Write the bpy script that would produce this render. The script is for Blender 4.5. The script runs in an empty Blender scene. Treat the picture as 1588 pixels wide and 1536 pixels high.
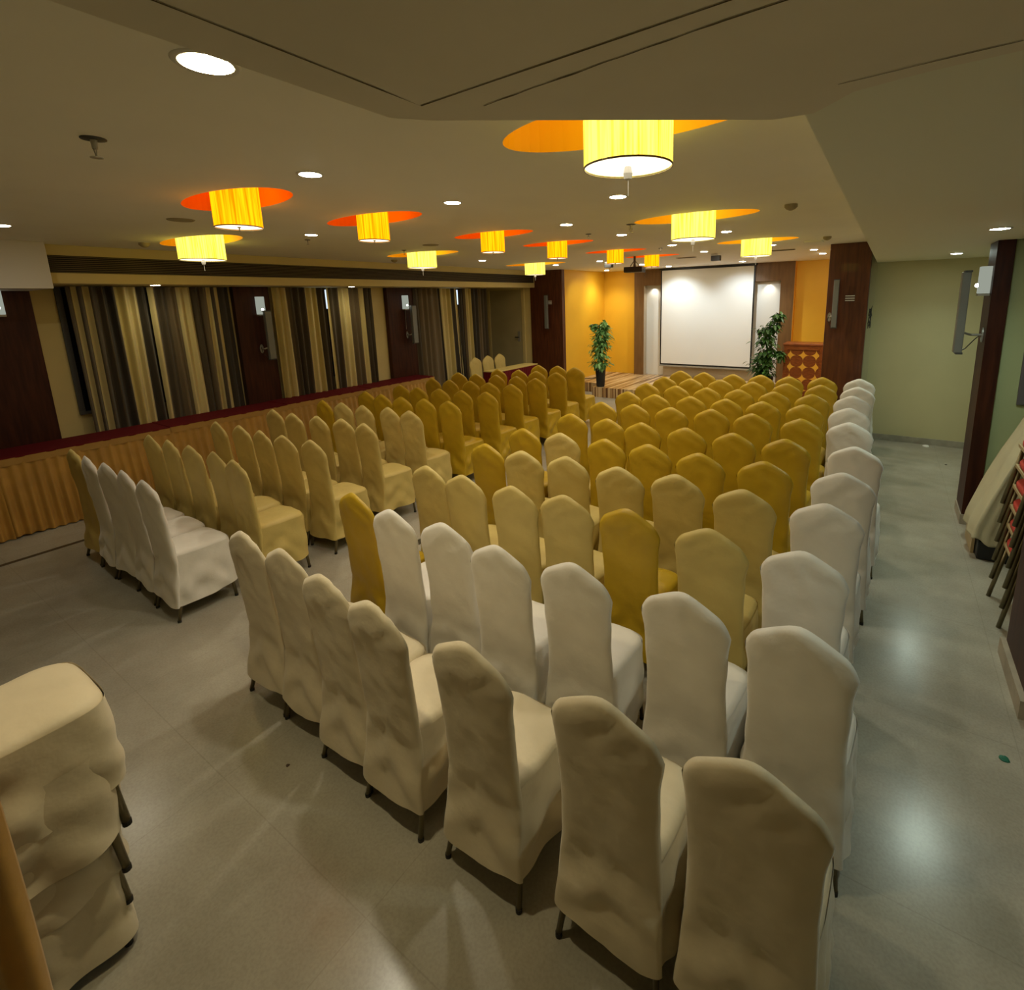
import bpy, bmesh, math, random
from math import sin, cos, pi, radians as RD
from mathutils import Vector, Matrix, noise, geometry
random.seed(7)
SC = bpy.context.scene
COL = SC.collection
# ---------------------------------------------------------------- camera, world, exposure
W, H = 1588, 1536
CAMZ = 2.07
yaw, pit, rol = RD(-32.97), RD(11.16), RD(-1.47)
fwd = Vector((sin(yaw)*cos(pit), cos(yaw)*cos(pit), -sin(pit)))
rgt = Vector((cos(yaw), -sin(yaw), 0)); up = rgt.cross(fwd)
r2 = cos(rol)*rgt + sin(rol)*up; u2 = -sin(rol)*rgt + cos(rol)*up
cam = bpy.data.cameras.new('camera'); co = bpy.data.objects.new('camera', cam); COL.objects.link(co)
co.matrix_world = Matrix(((r2.x, u2.x, -fwd.x, 0), (r2.y, u2.y, -fwd.y, 0), (r2.z, u2.z, -fwd.z, CAMZ), (0, 0, 0, 1)))
cam.sensor_fit = 'HORIZONTAL'; cam.sensor_width = 36
cam.lens = 786.4/W*36
cam.shift_x = (W/2-866.3)/W; cam.shift_y = (619.7-H/2)/W
cam.clip_start = .02; cam.clip_end = 60
SC.camera = co
wd = bpy.data.worlds.new('world'); SC.world = wd; wd.use_nodes = True
wd.node_tree.nodes['Background'].inputs[0].default_value = (.5, .5, .45, 1)
wd.node_tree.nodes['Background'].inputs[1].default_value = .05
SC.view_settings.view_transform = 'Standard'; SC.view_settings.look = 'None'
SC.view_settings.gamma = 1; SC.view_settings.use_curve_mapping = False
SC.view_settings.exposure = 0.0
SC.cycles.adaptive_threshold = .05; SC.cycles.max_bounces = 5; SC.cycles.diffuse_bounces = 4; SC.cycles.glossy_bounces = 1; SC.cycles.transmission_bounces = 0
DL = 150.0          # downlight emission strength
DLC = (1, .92, .72); DLW = (.86, 1, .84)
CZ = 2.71; LZ = 2.45; SZ = 2.40   # main ceiling, low ceiling, slab underside

# ---------------------------------------------------------------- materials
def mat(name, col, rough=.6, metal=0, noise_amt=0, scale=8, bump=0, bscale=60, coat=0, col2=None, stretch=None, sheen=0, spec=None, detail=4):
    m = bpy.data.materials.new(name); m.use_nodes = True
    nt = m.node_tree; N = nt.nodes; L = nt.links
    b = N['Principled BSDF']
    b.inputs['Base Color'].default_value = (*col, 1)
    b.inputs['Roughness'].default_value = rough; b.inputs['Metallic'].default_value = metal
    if coat: b.inputs['Coat Weight'].default_value = coat
    if sheen: b.inputs['Sheen Weight'].default_value = sheen
    if spec is not None: b.inputs['Specular IOR Level'].default_value = spec
    tc = N.new('ShaderNodeTexCoord'); mp = N.new('ShaderNodeMapping')
    L.new(tc.outputs['Object'], mp.inputs[0])
    if stretch: mp.inputs['Scale'].default_value = stretch
    if noise_amt or col2:
        n = N.new('ShaderNodeTexNoise'); n.inputs['Scale'].default_value = scale; n.inputs['Detail'].default_value = detail
        L.new(mp.outputs[0], n.inputs['Vector'])
        r = N.new('ShaderNodeValToRGB')
        c2 = col2 or tuple(c*(1-noise_amt) for c in col)
        r.color_ramp.elements[0].position = .35; r.color_ramp.elements[1].position = .65
        r.color_ramp.elements[0].color = (*c2, 1); r.color_ramp.elements[1].color = (*col, 1)
        L.new(n.outputs[0], r.inputs[0]); L.new(r.outputs[0], b.inputs['Base Color'])
    if bump:
        n2 = N.new('ShaderNodeTexNoise'); n2.inputs['Scale'].default_value = bscale; n2.inputs['Detail'].default_value = 3
        L.new(mp.outputs[0], n2.inputs['Vector'])
        bp = N.new('ShaderNodeBump'); bp.inputs['Strength'].default_value = bump; bp.inputs['Distance'].default_value = .01
        L.new(n2.outputs[0], bp.inputs['Height']); L.new(bp.outputs[0], b.inputs['Normal'])
    return m
def emit(name, col, s, tex=None):
    m = bpy.data.materials.new(name); m.use_nodes = True
    nt = m.node_tree; nt.nodes.remove(nt.nodes['Principled BSDF'])
    e = nt.nodes.new('ShaderNodeEmission'); e.inputs[0].default_value = (*col, 1); e.inputs[1].default_value = s
    nt.links.new(e.outputs[0], nt.nodes['Material Output'].inputs[0])
    if tex:
        c2, stretch = tex
        tc = nt.nodes.new('ShaderNodeTexCoord'); mp = nt.nodes.new('ShaderNodeMapping'); mp.inputs['Scale'].default_value = stretch
        n = nt.nodes.new('ShaderNodeTexNoise'); n.inputs['Scale'].default_value = 4; n.inputs['Detail'].default_value = 6
        r = nt.nodes.new('ShaderNodeValToRGB'); r.color_ramp.elements[0].position = .34; r.color_ramp.elements[1].position = .6
        r.color_ramp.elements[0].color = (*c2, 1); r.color_ramp.elements[1].color = (*col, 1)
        nt.links.new(tc.outputs['Object'], mp.inputs[0]); nt.links.new(mp.outputs[0], n.inputs['Vector'])
        nt.links.new(n.outputs[0], r.inputs[0]); nt.links.new(r.outputs[0], e.inputs[0])
    return m
M = {}
M['ceil'] = mat('ceiling_paint', (.90, .89, .82), .75, noise_amt=.03, scale=2)
M['slab'] = mat('slab_paint', (.88, .83, .72), .8, noise_amt=.10, scale=2.2)
M['crack'] = mat('crack_dirt', (.10, .08, .05), .9)
M['lowceil'] = mat('low_ceiling_paint', (.84, .86, .74), .75)
M['cream'] = mat('cream_wall', (.66, .55, .25), .6, noise_amt=.05, scale=3)
M['dooralc'] = mat('cream_grey', (.44, .39, .22), .55, noise_amt=.12, scale=2)
M['creamg'] = mat('pale_green_cream_wall', (.60, .57, .33), .6, noise_amt=.05, scale=2)
M['green'] = mat('pale_green_wall', (.46, .52, .28), .6, noise_amt=.05, scale=2)
M['yellow'] = mat('yellow_wall', (.86, .50, .03), .55, noise_amt=.05, scale=2)
M['yellowshaded'] = mat('shaded_yellow_wall', (.80, .36, .02), .55)  # yellow side of the frame, its shade painted in as orange
M['white'] = mat('white_paint', (.80, .80, .76), .6)
M['bulk'] = mat('bulkhead_paint', (.66, .63, .58), .6)
M['beige'] = mat('beige_panel', (.50, .42, .30), .6)
M['brownframe'] = mat('brown_laminate', (.20, .105, .035), .45, noise_amt=.25, scale=3, stretch=(6, 6, .8))
M['wood'] = mat('dark_red_wood', (.062, .017, .007), .45, col2=(.032, .008, .004), scale=4, stretch=(7, 7, .7), spec=.25)
M['woodwarm'] = mat('red_brown_wood', (.125, .036, .012), .35, col2=(.07, .019, .008), scale=4, stretch=(7, 7, .7), coat=.15)
M['lect'] = mat('lectern_wood', (.30, .085, .016), .4, col2=(.20, .05, .01), scale=5, stretch=(3, 3, 8))
M['inlay'] = mat('yellow_inlay', (.85, .47, .05), .5)
M['marble'] = mat('grey_skirting', (.40, .38, .31), .4, noise_amt=.2, scale=12)
M['creamskirt'] = mat('cream_skirting', (.42, .36, .27), .5, noise_amt=.2, scale=10)
M['black'] = mat('black_plastic', (.012, .012, .012), .4)
M['potblack'] = mat('black_pot', (.014, .014, .015), .35)
M['grille'] = mat('grille_metal', (.16, .12, .06), .5, metal=.3)
M['dark'] = mat('dark_void', (.012, .01, .008), .8)
M['glass'] = mat('night_glass', (.008, .009, .012), .08)
M['slot'] = mat('slot_paint', (.36, .31, .2), .7)
M['greyp'] = mat('grey_speaker', (.20, .21, .20), .45, metal=.2)
M['darkgrey'] = mat('dark_grey', (.06, .06, .06), .5)
M['silver'] = mat('silver', (.48, .47, .42), .35, metal=.5)
M['boxgrey'] = mat('grey_board', (.13, .12, .13), .5)
M['maroon'] = mat('maroon_cloth', (.11, .006, .009), .8, bump=.2, bscale=40, spec=.15)
M['goldskirt'] = mat('gold_satin_skirt', (.50, .27, .045), .42, noise_amt=.2, scale=5, bump=.15, bscale=30, sheen=.2)
M['skirtband'] = mat('gold_satin_band', (.42, .24, .055), .55, bump=.2, bscale=50)
M['c_white'] = mat('white_cover', (.82, .79, .73), .62, noise_amt=.08, scale=5, bump=.22, bscale=22, sheen=.25)
M['c_beige'] = mat('champagne_cover', (.61, .475, .155), .56, noise_amt=.10, scale=5, bump=.22, bscale=22)
M['c_gold'] = mat('gold_cover', (.53, .345, .012), .48, noise_amt=.12, scale=5, bump=.22, bscale=22)
M['c_cream'] = mat('cream_cover', (.75, .66, .48), .62, noise_amt=.10, scale=5, bump=.25, bscale=20, sheen=.25)
M['leg'] = mat('olive_metal', (.20, .165, .085), .35, metal=.65)
M['rubber'] = mat('rubber', (.02, .018, .015), .7)
M['redseat'] = mat('red_upholstery', (.48, .035, .018), .7, bump=.2, bscale=60)
M['goldtrim'] = mat('gold_trim', (.50, .38, .20), .45, metal=.3)
M['drape'] = mat('beige_drape', (.55, .50, .33), .7, noise_amt=.1, scale=4, bump=.25, bscale=16)
M['screen'] = mat('screen_white', (.84, .85, .83), .65)
M['orecess'] = mat('orange_recess', (.96, .31, .006), .6)
M['yrecess'] = mat('amber_recess', (.98, .54, .012), .6)
M['oshade'] = emit('orange_lit_shade', (1, .36, .002), 2.3, ((.85, .15, .0), (20, 20, .5)))
M['yshade'] = emit('yellow_lit_shade', (1, .82, .13), 2.1, ((.72, .44, .02), (20, 20, .5)))
M['diff'] = emit('lit_diffuser', (1, .86, .62), 2.0)
M['dlw'] = emit('downlight_glow_warm', DLC, DL)
M['dlc'] = emit('downlight_glow_cool', (.84, 1, .88), DL*1.1)
M['dls'] = emit('soffit_light_glow', (1, .88, .55), DL*.35)
M['dlh'] = emit('warm_lamp_glow', (1, .86, .50), DL*.8)
M['sconce'] = emit('sconce_glow', (.80, .86, .72), .38)
M['bulb'] = emit('bulb_glow', (1, 1, .9), 5)
M['sky'] = emit('daylight_slit', (.65, .8, 1), 1.4)
M['bezel'] = mat('bezel', (.75, .75, .72), .4)
M['leafL'] = mat('leaf_light', (.26, .50, .17), .45, col2=(.08, .24, .05), scale=9)
M['leafD'] = mat('leaf_dark', (.07, .19, .035), .45, col2=(.02, .07, .012), scale=9)
M['stem'] = mat('stem', (.10, .06, .03), .8)
M['soil'] = mat('soil', (.05, .03, .02), .9)
M['paper'] = mat('paper', (.8, .8, .78), .8)
M['scrap'] = mat('green_scrap', (.02, .16, .10), .6)
M['litter'] = mat('litter', (.09, .06, .04), .8)

def floor_mat():
    m = bpy.data.materials.new('polished_floor'); m.use_nodes = True
    nt = m.node_tree; N = nt.nodes; L = nt.links; b = N['Principled BSDF']
    g = N.new('ShaderNodeTexCoord'); sp = N.new('ShaderNodeSeparateXYZ'); L.new(g.outputs['Object'], sp.inputs[0])
    def joint(out, off):
        a = N.new('ShaderNodeMath'); a.operation = 'ADD'; a.inputs[1].default_value = off+40; L.new(out, a.inputs[0])
        f = N.new('ShaderNodeMath'); f.operation = 'FRACT'; L.new(a.outputs[0], f.inputs[0])
        c = N.new('ShaderNodeMath'); c.operation = 'LESS_THAN'; c.inputs[1].default_value = .0045; L.new(f.outputs[0], c.inputs[0]); return c.outputs[0]
    j1 = joint(sp.outputs[0], .34+1); j2 = joint(sp.outputs[1], -.76)
    mx = N.new('ShaderNodeMath'); mx.operation = 'MAXIMUM'; L.new(j1, mx.inputs[0]); L.new(j2, mx.inputs[1])
    n = N.new('ShaderNodeTexNoise'); n.inputs['Scale'].default_value = 1.6; n.inputs['Detail'].default_value = 7; n.inputs['Roughness'].default_value = .65
    L.new(g.outputs['Object'], n.inputs['Vector'])
    r = N.new('ShaderNodeValToRGB'); e = r.color_ramp.elements
    e[0].position = .3; e[0].color = (.33, .305, .245, 1); e[1].position = .7; e[1].color = (.47, .445, .37, 1)
    L.new(n.outputs[0], r.inputs[0])
    n3 = N.new('ShaderNodeTexNoise'); n3.inputs['Scale'].default_value = 90; L.new(g.outputs['Object'], n3.inputs['Vector'])
    r3 = N.new('ShaderNodeValToRGB'); r3.color_ramp.elements[0].position = .35; r3.color_ramp.elements[0].color = (.8, .8, .8, 1); r3.color_ramp.elements[1].position = .6
    L.new(n3.outputs[0], r3.inputs[0])
    mm = N.new('ShaderNodeMixRGB'); mm.blend_type = 'MULTIPLY'; mm.inputs[0].default_value = .5; L.new(r.outputs[0], mm.inputs[1]); L.new(r3.outputs[0], mm.inputs[2])
    m2 = N.new('ShaderNodeMixRGB'); m2.inputs[2].default_value = (.16, .14, .10, 1)
    k = N.new('ShaderNodeMath'); k.operation = 'MULTIPLY'; k.inputs[1].default_value = .20; L.new(mx.outputs[0], k.inputs[0])
    L.new(k.outputs[0], m2.inputs[0]); L.new(mm.outputs[0], m2.inputs[1]); L.new(m2.outputs[0], b.inputs['Base Color'])
    rr = N.new('ShaderNodeMapRange'); rr.inputs['To Min'].default_value = .17; rr.inputs['To Max'].default_value = .30; L.new(n.outputs[0], rr.inputs[0])
    L.new(rr.outputs[0], b.inputs['Roughness'])
    return m
M['floor'] = floor_mat()
M['inlaydark'] = mat('dark_floor_inlay', (.05, .045, .035), .25)

def plank_mat():
    m = bpy.data.materials.new('striped_stage_boards'); m.use_nodes = True
    nt = m.node_tree; N = nt.nodes; L = nt.links; b = N['Principled BSDF']
    g = N.new('ShaderNodeTexCoord'); mp = N.new('ShaderNodeMapping'); mp.inputs['Scale'].default_value = (27, .55, .0)
    L.new(g.outputs['Object'], mp.inputs[0])
    v = N.new('ShaderNodeTexVoronoi'); v.inputs['Scale'].default_value = 1; L.new(mp.outputs[0], v.inputs['Vector'])
    sp = N.new('ShaderNodeSeparateColor'); L.new(v.outputs['Color'], sp.inputs[0])
    r = N.new('ShaderNodeValToRGB'); r.color_ramp.interpolation = 'CONSTANT'; e = r.color_ramp.elements
    e[0].color = (.14, .06, .02, 1); e[1].position = .2; e[1].color = (.45, .28, .12, 1)
    for p, c in ((.4, (.66, .48, .26, 1)), (.6, (.24, .12, .04, 1)), (.8, (.55, .40, .21, 1))):
        q = e.new(p); q.color = c
    L.new(sp.outputs[0], r.inputs[0]); L.new(r.outputs[0], b.inputs['Base Color']); b.inputs['Roughness'].default_value = .3
    return m
M['plank'] = plank_mat()

# ---------------------------------------------------------------- mesh helpers
def BM(): return bmesh.new()
def box(bm, x0, x1, y0, y1, z0, z1, rz=0, c=None):
    v = [bm.verts.new((x, y, z)) for z in (z0, z1) for y in (y0, y1) for x in (x0, x1)]
    for f in ((0, 2, 3, 1), (4, 5, 7, 6), (0, 1, 5, 4), (2, 6, 7, 3), (0, 4, 6, 2), (1, 3, 7, 5)):
        bm.faces.new([v[i] for i in f])
    return v
def tube(bm, pts, r, seg=8, r1=None, cap=True):
    pts = [Vector(p) for p in pts]; rings = []
    for i, p in enumerate(pts):
        d = (pts[min(i+1, len(pts)-1)]-pts[max(i-1, 0)]).normalized()
        a = d.cross(Vector((0, 0, 1)));
        if a.length < .05: a = d.cross(Vector((1, 0, 0)))
        a.normalize(); b = d.cross(a)
        rr = r if r1 is None else r+(r1-r)*i/(len(pts)-1)
        rings.append([bm.verts.new(p+a*rr*cos(2*pi*k/seg)+b*rr*sin(2*pi*k/seg)) for k in range(seg)])
    for A, B in zip(rings, rings[1:]):
        for k in range(seg): bm.faces.new((A[k], A[(k+1) % seg], B[(k+1) % seg], B[k]))
    if cap:
        bm.faces.new(rings[0]); bm.faces.new(rings[-1])
def lathe(bm, prof, c=(0, 0, 0), seg=32, capb=False, capt=False):
    rings = [[bm.verts.new((c[0]+r*cos(2*pi*k/seg), c[1]+r*sin(2*pi*k/seg), c[2]+z)) for k in range(seg)] for r, z in prof]
    for A, B in zip(rings, rings[1:]):
        for k in range(seg): bm.faces.new((A[k], A[(k+1) % seg], B[(k+1) % seg], B[k]))
    if capb: bm.faces.new(rings[0])
    if capt: bm.faces.new(rings[-1])
def surf(bm, fn, nu, nv, us=None, closed=False):
    g = [[bm.verts.new(fn((us[i] if us else i/nu), j/nv)) for i in range(nu+(0 if closed else 1))] for j in range(nv+1)]
    for j in range(nv):
        for i in range(nu):
            i2 = (i+1) % len(g[0])
            bm.faces.new((g[j][i], g[j][i2], g[j+1][i2], g[j+1][i]))
    return g
def prism(bm, poly, z0, z1):
    a = [bm.verts.new((x, y, z0)) for x, y in poly]; b = [bm.verts.new((x, y, z1)) for x, y in poly]
    n = len(poly); bm.faces.new(a); bm.faces.new(b)
    for i in range(n): bm.faces.new((a[i], a[(i+1) % n], b[(i+1) % n], b[i]))
def mk(name, bm, m, parent=None, smooth=False, bevel=0, loc=None, solid=0, subs=0):
    bmesh.ops.recalc_face_normals(bm, faces=bm.faces)
    me = bpy.data.meshes.new(name); bm.to_mesh(me); bm.free()
    for q in (m if isinstance(m, list) else [m]): me.materials.append(q)
    if smooth:
        for p in me.polygons: p.use_smooth = True
    o = bpy.data.objects.new(name, me); COL.objects.link(o)
    if parent: o.parent = parent
    if loc: o.location = loc
    if bevel:
        b = o.modifiers.new('b', 'BEVEL'); b.width = bevel; b.segments = 2; b.limit_method = 'ANGLE'
    if solid:
        s = o.modifiers.new('s', 'SOLIDIFY'); s.thickness = solid; s.offset = 0
    if subs:
        s = o.modifiers.new('u', 'SUBSURF'); s.levels = subs; s.render_levels = subs
    return o
def tag(o, label, cat, group=None, kind=None):
    o['label'] = label; o['category'] = cat
    if group: o['group'] = group
    if kind: o['kind'] = kind
    return o
def thing(name, label, cat, loc=(0, 0, 0), rz=0, group=None):
    o = bpy.data.objects.new(name, None); COL.objects.link(o); o.location = loc; o.rotation_euler = (0, 0, rz)
    o.empty_display_size = .1
    return tag(o, label, cat, group)
def struct(name, bm, m, label=None, cat=None, **k):
    o = mk(name, bm, m, **k); o['kind'] = 'structure'
    if label: o['label'] = label; o['category'] = cat
    return o
def dup(root, loc, rz, label, group=None, mats=None):
    r = root.copy(); COL.objects.link(r); r.location = loc; r.rotation_euler = (0, 0, rz); r['label'] = label
    if group: r['group'] = group
    for ch in list(root.children):
        c = ch.copy(); COL.objects.link(c); c.parent = r
        for g in list(ch.children):
            d = g.copy(); COL.objects.link(d); d.parent = c
    return r
def ordn(i): return ['zeroth', 'first', 'second', 'third', 'fourth', 'fifth', 'sixth', 'seventh', 'eighth', 'ninth', 'tenth', 'eleventh', 'twelfth', 'thirteenth', 'fourteenth'][i]

# ---------------------------------------------------------------- the shell
bm = BM(); box(bm, -8.6, 2.4, -2, 12, -.1, 0); struct('floor', bm, M['floor'], 'pale polished stone floor with faint slab joints', 'floor')
bm = BM(); box(bm, -6.10, -6.05, -2, 9.3, 0, .002); struct('trim_1', bm, M['inlaydark'], 'dark inlaid stripe in the floor along the skirted tables', 'floor inlay')
bm = BM(); box(bm, -3.36, -3.28, 2.45, 9.3, 0, .002)
struct('trim_2', bm, M['inlaydark'], 'dark inlaid floor stripe in the middle aisle', 'floor inlay')

RECESS = [  # cx, cy, rx, ry, kind, shade radius, shade bottom z
    (-3.40, 1.69, .50, .215, 'o', .130, 2.55), (-3.40, 2.68, .50, .20, 'o', .116, 2.55), (-3.34, 4.03, .47, .20, 'o', .116, 2.54),
    (-3.32, 5.17, .47, .20, 'o', .116, 2.54), (-3.28, 6.60, .46, .20, 'o', .116, 2.54), (-3.25, 7.84, .45, .20, 'o', .116, 2.54),
    (-5.65, 2.43, .64, .24, 'y', .195, 2.53), (-5.32, 4.93, .62, .26, 'y', .190, 2.53), (-5.50, 7.80, .64, .26, 'y', .185, 2.52),
    (-.875, 1.87, .56, .25, 'y', .166, 2.55), (-1.43, 4.33, .52, .26, 'y', .178, 2.53), (-1.43, 6.72, .47, .26, 'y', .175, 2.525)]
def ell(c, n=48): return [Vector((c[0]+c[2]*cos(2*pi*k/n), c[1]+c[3]*sin(2*pi*k/n), CZ)) for k in range(n)]
loops = [[Vector(p) for p in ((-8.6, -2, CZ), (-.19, -2, CZ), (-.19, 12, CZ), (-8.6, 12, CZ))]] + [ell(c) for c in RECESS]
tri = geometry.tessellate_polygon(loops)
flat = [p for l in loops for p in l]
bm = BM(); vs = [bm.verts.new(p) for p in flat]
for t in tri:
    try: bm.faces.new([vs[i] for i in t])
    except ValueError: pass
struct('ceiling', bm, M['ceil'], 'beige plaster ceiling with cut-out oval recesses', 'ceiling')
for i, c in enumerate(RECESS):
    bm = BM(); e = ell(c); top = CZ+.30
    a = [bm.verts.new(p) for p in e]; b = [bm.verts.new((p.x, p.y, top)) for p in e]; n = len(a)
    for k in range(n): bm.faces.new((a[k], a[(k+1) % n], b[(k+1) % n], b[k]))
    bm.faces.new(b)
    struct('trim_%d' % (i+3), bm, M['orecess'] if c[4] == 'o' else M['yrecess'], smooth=False)
bm = BM(); box(bm, -.19, 2.4, -2, 12, LZ, CZ); o = struct('ceiling_low', bm, M['lowceil'], 'lower pale ceiling strip along the right aisle', 'ceiling'); o.name = 'ceiling_right'
bm = BM(); prism(bm, [(-.79, -2), (-.79, .68), (-.74, .735), (-.22, 1.125), (-.15, 1.135), (-.08, 1.06), (.02, 1.04), (2.4, .93), (2.4, -2)], SZ, LZ)
prism(bm, [(-.79, -2), (-.79, .68), (-.74, .735), (-.22, 1.125), (-.192, 1.13), (-.192, -2)], LZ, CZ-.001)
struct('ceiling_near', bm, M['slab'], 'cracked dropped ceiling slab close overhead', 'ceiling')
def crack(name, pts, w):
    bm = BM(); g = []
    N = 60
    for i in range(N+1):
        t = i/N*(len(pts)-1); k = min(int(t), len(pts)-2); p = Vector(pts[k]).lerp(Vector(pts[k+1]), t-k)
        d = (Vector(pts[k+1])-Vector(pts[k])).normalized(); nrm = Vector((-d.y, d.x))
        j = noise.noise(Vector((i*.31, w*900, 0)))*.003
        ww = w*(.45+1.1*abs(noise.noise(Vector((i*.23, w*333, 5)))))
        g.append((bm.verts.new((*(p+nrm*(j+ww)), SZ-.0012)), bm.verts.new((*(p+nrm*(j-ww)), SZ-.0012)), bm.verts.new((*(p+nrm*j), SZ+.004))))
    for A, B in zip(g, g[1:]):
        bm.faces.new((A[0], B[0], B[1], A[1]));
    return struct(name, bm, M['crack'])
crack('trim_15', [(-.695, -1.9), (-.70, .672), (2.2, .60)], .0024)
crack('trim_16', [(-.615, .735), (-.2, .70), (2.2, .63)], .0020)
crack('trim_17', [(-.10, 1.005), (2.3, .885)], .0016)

# left side: window wall
bm = BM(); box(bm, -7.6, -7.45, -2, 8.6, 0, CZ); struct('wall_left', bm, M['cream'], 'cream window wall behind the skirted tables', 'wall')
bm = BM(); box(bm, -8.6, -8.45, 8.6, 9.7, 0, CZ); box(bm, -8.5, -7.6, 8.45, 8.6, 0, CZ); struct('wall_alcove', bm, M['dooralc'])
bm = BM(); box(bm, -8.5, -6.935, 9.62, 9.75, 0, CZ); struct('wall_end', bm, M['cream'])
bm = BM(); box(bm, -8.12, -7.17, 9.585, 9.62, 0, 2.31); d = struct('door_1', bm, M['dooralc'], 'flat cream door in the far left corner', 'door')
bm = BM(); tube(bm, [(-7.27, 9.585, 1.22), (-7.27, 9.53, 1.22), (-7.36, 9.53, 1.22)], .012); mk('door_handle', bm, M['darkgrey'], d)
bm = BM(); box(bm, -7.31, -7.24, 9.575, 9.587, 1.12, 1.36); mk('lock_plate', bm, M['silver'], d)
bm = BM()
for x0, x1 in ((-7.17, -7.10), (-8.19, -8.12)): box(bm, x0, x1, 9.57, 9.62, 0, 2.31)
box(bm, -8.19, -7.10, 9.57, 9.62, 2.31, 2.36); mk('door_frame', bm, M['cream'], d)
bm = BM(); box(bm, -7.449, -6.8, 1.54, 9.60, 2.345, CZ-.001); struct('soffit_left', bm, M['cream']).name = 'ceiling_soffit'
bm = BM(); box(bm, -7.449, -6.6, -2, 1.54, 2.29, CZ-.001); struct('bulkhead', bm, M['bulk']).name = 'ceiling_bulkhead'
g = thing('air_grille', 'long dark slatted air grille above the curtains', 'vent', (-6.8, 5.5, 2.445))
bm = BM(); box(bm, .0005, .004, -3.93, 4.06, 0, .165); mk('backing', bm, M['dark'], g)
bm = BM()
for k in range(9): box(bm, .004, .016, -3.93, 4.06, .004+k*.0185, .0095+k*.0185)
mk('slats', bm, M['grille'], g)
# timber panels on the left wall, soffit high
def panel(name, y0, y1, lab, zt=2.344):
    bm = BM(); box(bm, -7.449, -7.36, y0, y1, 0, zt)
    return struct(name, bm, M['wood'], lab, 'wall panel', bevel=.004)
panel('trim_24', -1.0, 1.53, 'dark wood wall panel at the far left beside the nearest curtains', 2.289)
panel('trim_25', 3.46, 3.93, 'dark wood wall panel between the first and second curtained windows')
panel('trim_26', 5.95, 6.62, 'dark wood wall panel left of the farthest curtained window')
# windows
for i, (y0, y1) in enumerate(((1.76, 3.30), (4.05, 5.50), (6.70, 8.45))):
    bm = BM(); box(bm, -7.449, -7.43, y0, y1, .98, 2.33); w = struct('window_%d' % (i+1), bm, M['glass'], 'dark night window behind %s curtains' % ('the nearest', 'the middle', 'the farthest')[i], 'window')
    bm = BM()
    for a, b_ in ((y0-.03, y0+.02), (y1-.02, y1+.03), ((y0+y1)/2-.015, (y0+y1)/2+.015)): box(bm, -7.445, -7.42, a, b_, .98, 2.33)
    box(bm, -7.445, -7.40, y0-.03, y1+.03, .95, .985); mk('window_frame', bm, M['darkgrey'], w)
    if i: bm = BM(); box(bm, -7.4299, -7.428, (y0+y1)/2-.25, (y0+y1)/2+.25, 2.02, 2.31); mk('lit_pane', bm, M['sky'], w)

# stage end
bm = BM(); box(bm, -6.93, -6.07, 9.6, 9.72, 0, CZ-.001); tag(mk('timber_pillar', bm, M['woodwarm'], bevel=.004), 'wide red-brown wood pillar panel left of the yellow stage wall', 'pillar')
bm = BM(); box(bm, -6.2, -6.071, 9.72, 11.6, 0, CZ); struct('wall_stage_left', bm, M['yellow'], 'yellow wall on the left of the stage', 'wall')
bm = BM(); box(bm, -6.2, 2.4, 11.6, 11.75, 0, CZ); struct('wall_back', bm, M['yellow'], 'yellow rear wall of the stage', 'wall')
bm = BM(); box(bm, -.24, -.12, 8.46, 11.6, 0, CZ); struct('wall_stage_right', bm, M['yellow'])
bm = BM()
box(bm, -5.18, -4.93, 11.44, 11.6, 0, CZ); box(bm, -4.93, -1.92, 11.44, 11.6, 2.335, CZ); box(bm, -1.92, -1.66, 11.44, 11.6, 0, CZ)
struct('trim_18', bm, M['brownframe'], 'brown laminate frame around the projection screen', 'frame')
bm = BM(); box(bm, -1.659, -1.652, 11.44, 11.6, 0, CZ); struct('trim_19', bm, M['yellowshaded'])
bm = BM(); box(bm, -4.93, -4.922, 11.44, 11.6, 0, 2.335); struct('trim_20', bm, M['beige'])
bm = BM(); box(bm, -4.92, -1.925, 11.585, 11.599, 0, 2.335); struct('trim_21', bm, M['white'], 'white niche wall behind the screen', 'wall')
bm = BM(); box(bm, -4.45, -2.36, 11.50, 11.585, .21, .45); struct('trim_22', bm, M['beige'])
# stage platform
s = thing('stage_platform', 'low stage platform with striped wood-look boards', 'stage', (-3.0, 9.4, 0))
bm = BM(); box(bm, -2.23, 2.25, 0, 2.2, 0, .209); box(bm, -3.069, -2.23, .5, 2.2, 0, .205); mk('deck', bm, M['plank'], s)
# projection screen
s = thing('projection_screen', 'large white projection screen with black border', 'screen', (-3.45, 11.40, .49))
bm = BM(); box(bm, -1.045, 1.035, -.004, 0, 0, 2.2); mk('black_border', bm, M['black'], s)
bm = BM(); surf(bm, lambda u, v: Vector((-1.015+2.02*u, -.008-.004*sin(u*9), .035+2.13*v)), 30, 2); mk('screen_sheet', bm, M['screen'], s, smooth=True)
bm = BM(); box(bm, -1.05, 1.04, -.02, .02, -.035, -.002); mk('bottom_bar', bm, M['silver'], s)
bm = BM(); box(bm, -1.07, 1.06, -.03, .04, 2.175, 2.215); mk('screen_housing', bm, M['black'], s)

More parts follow.
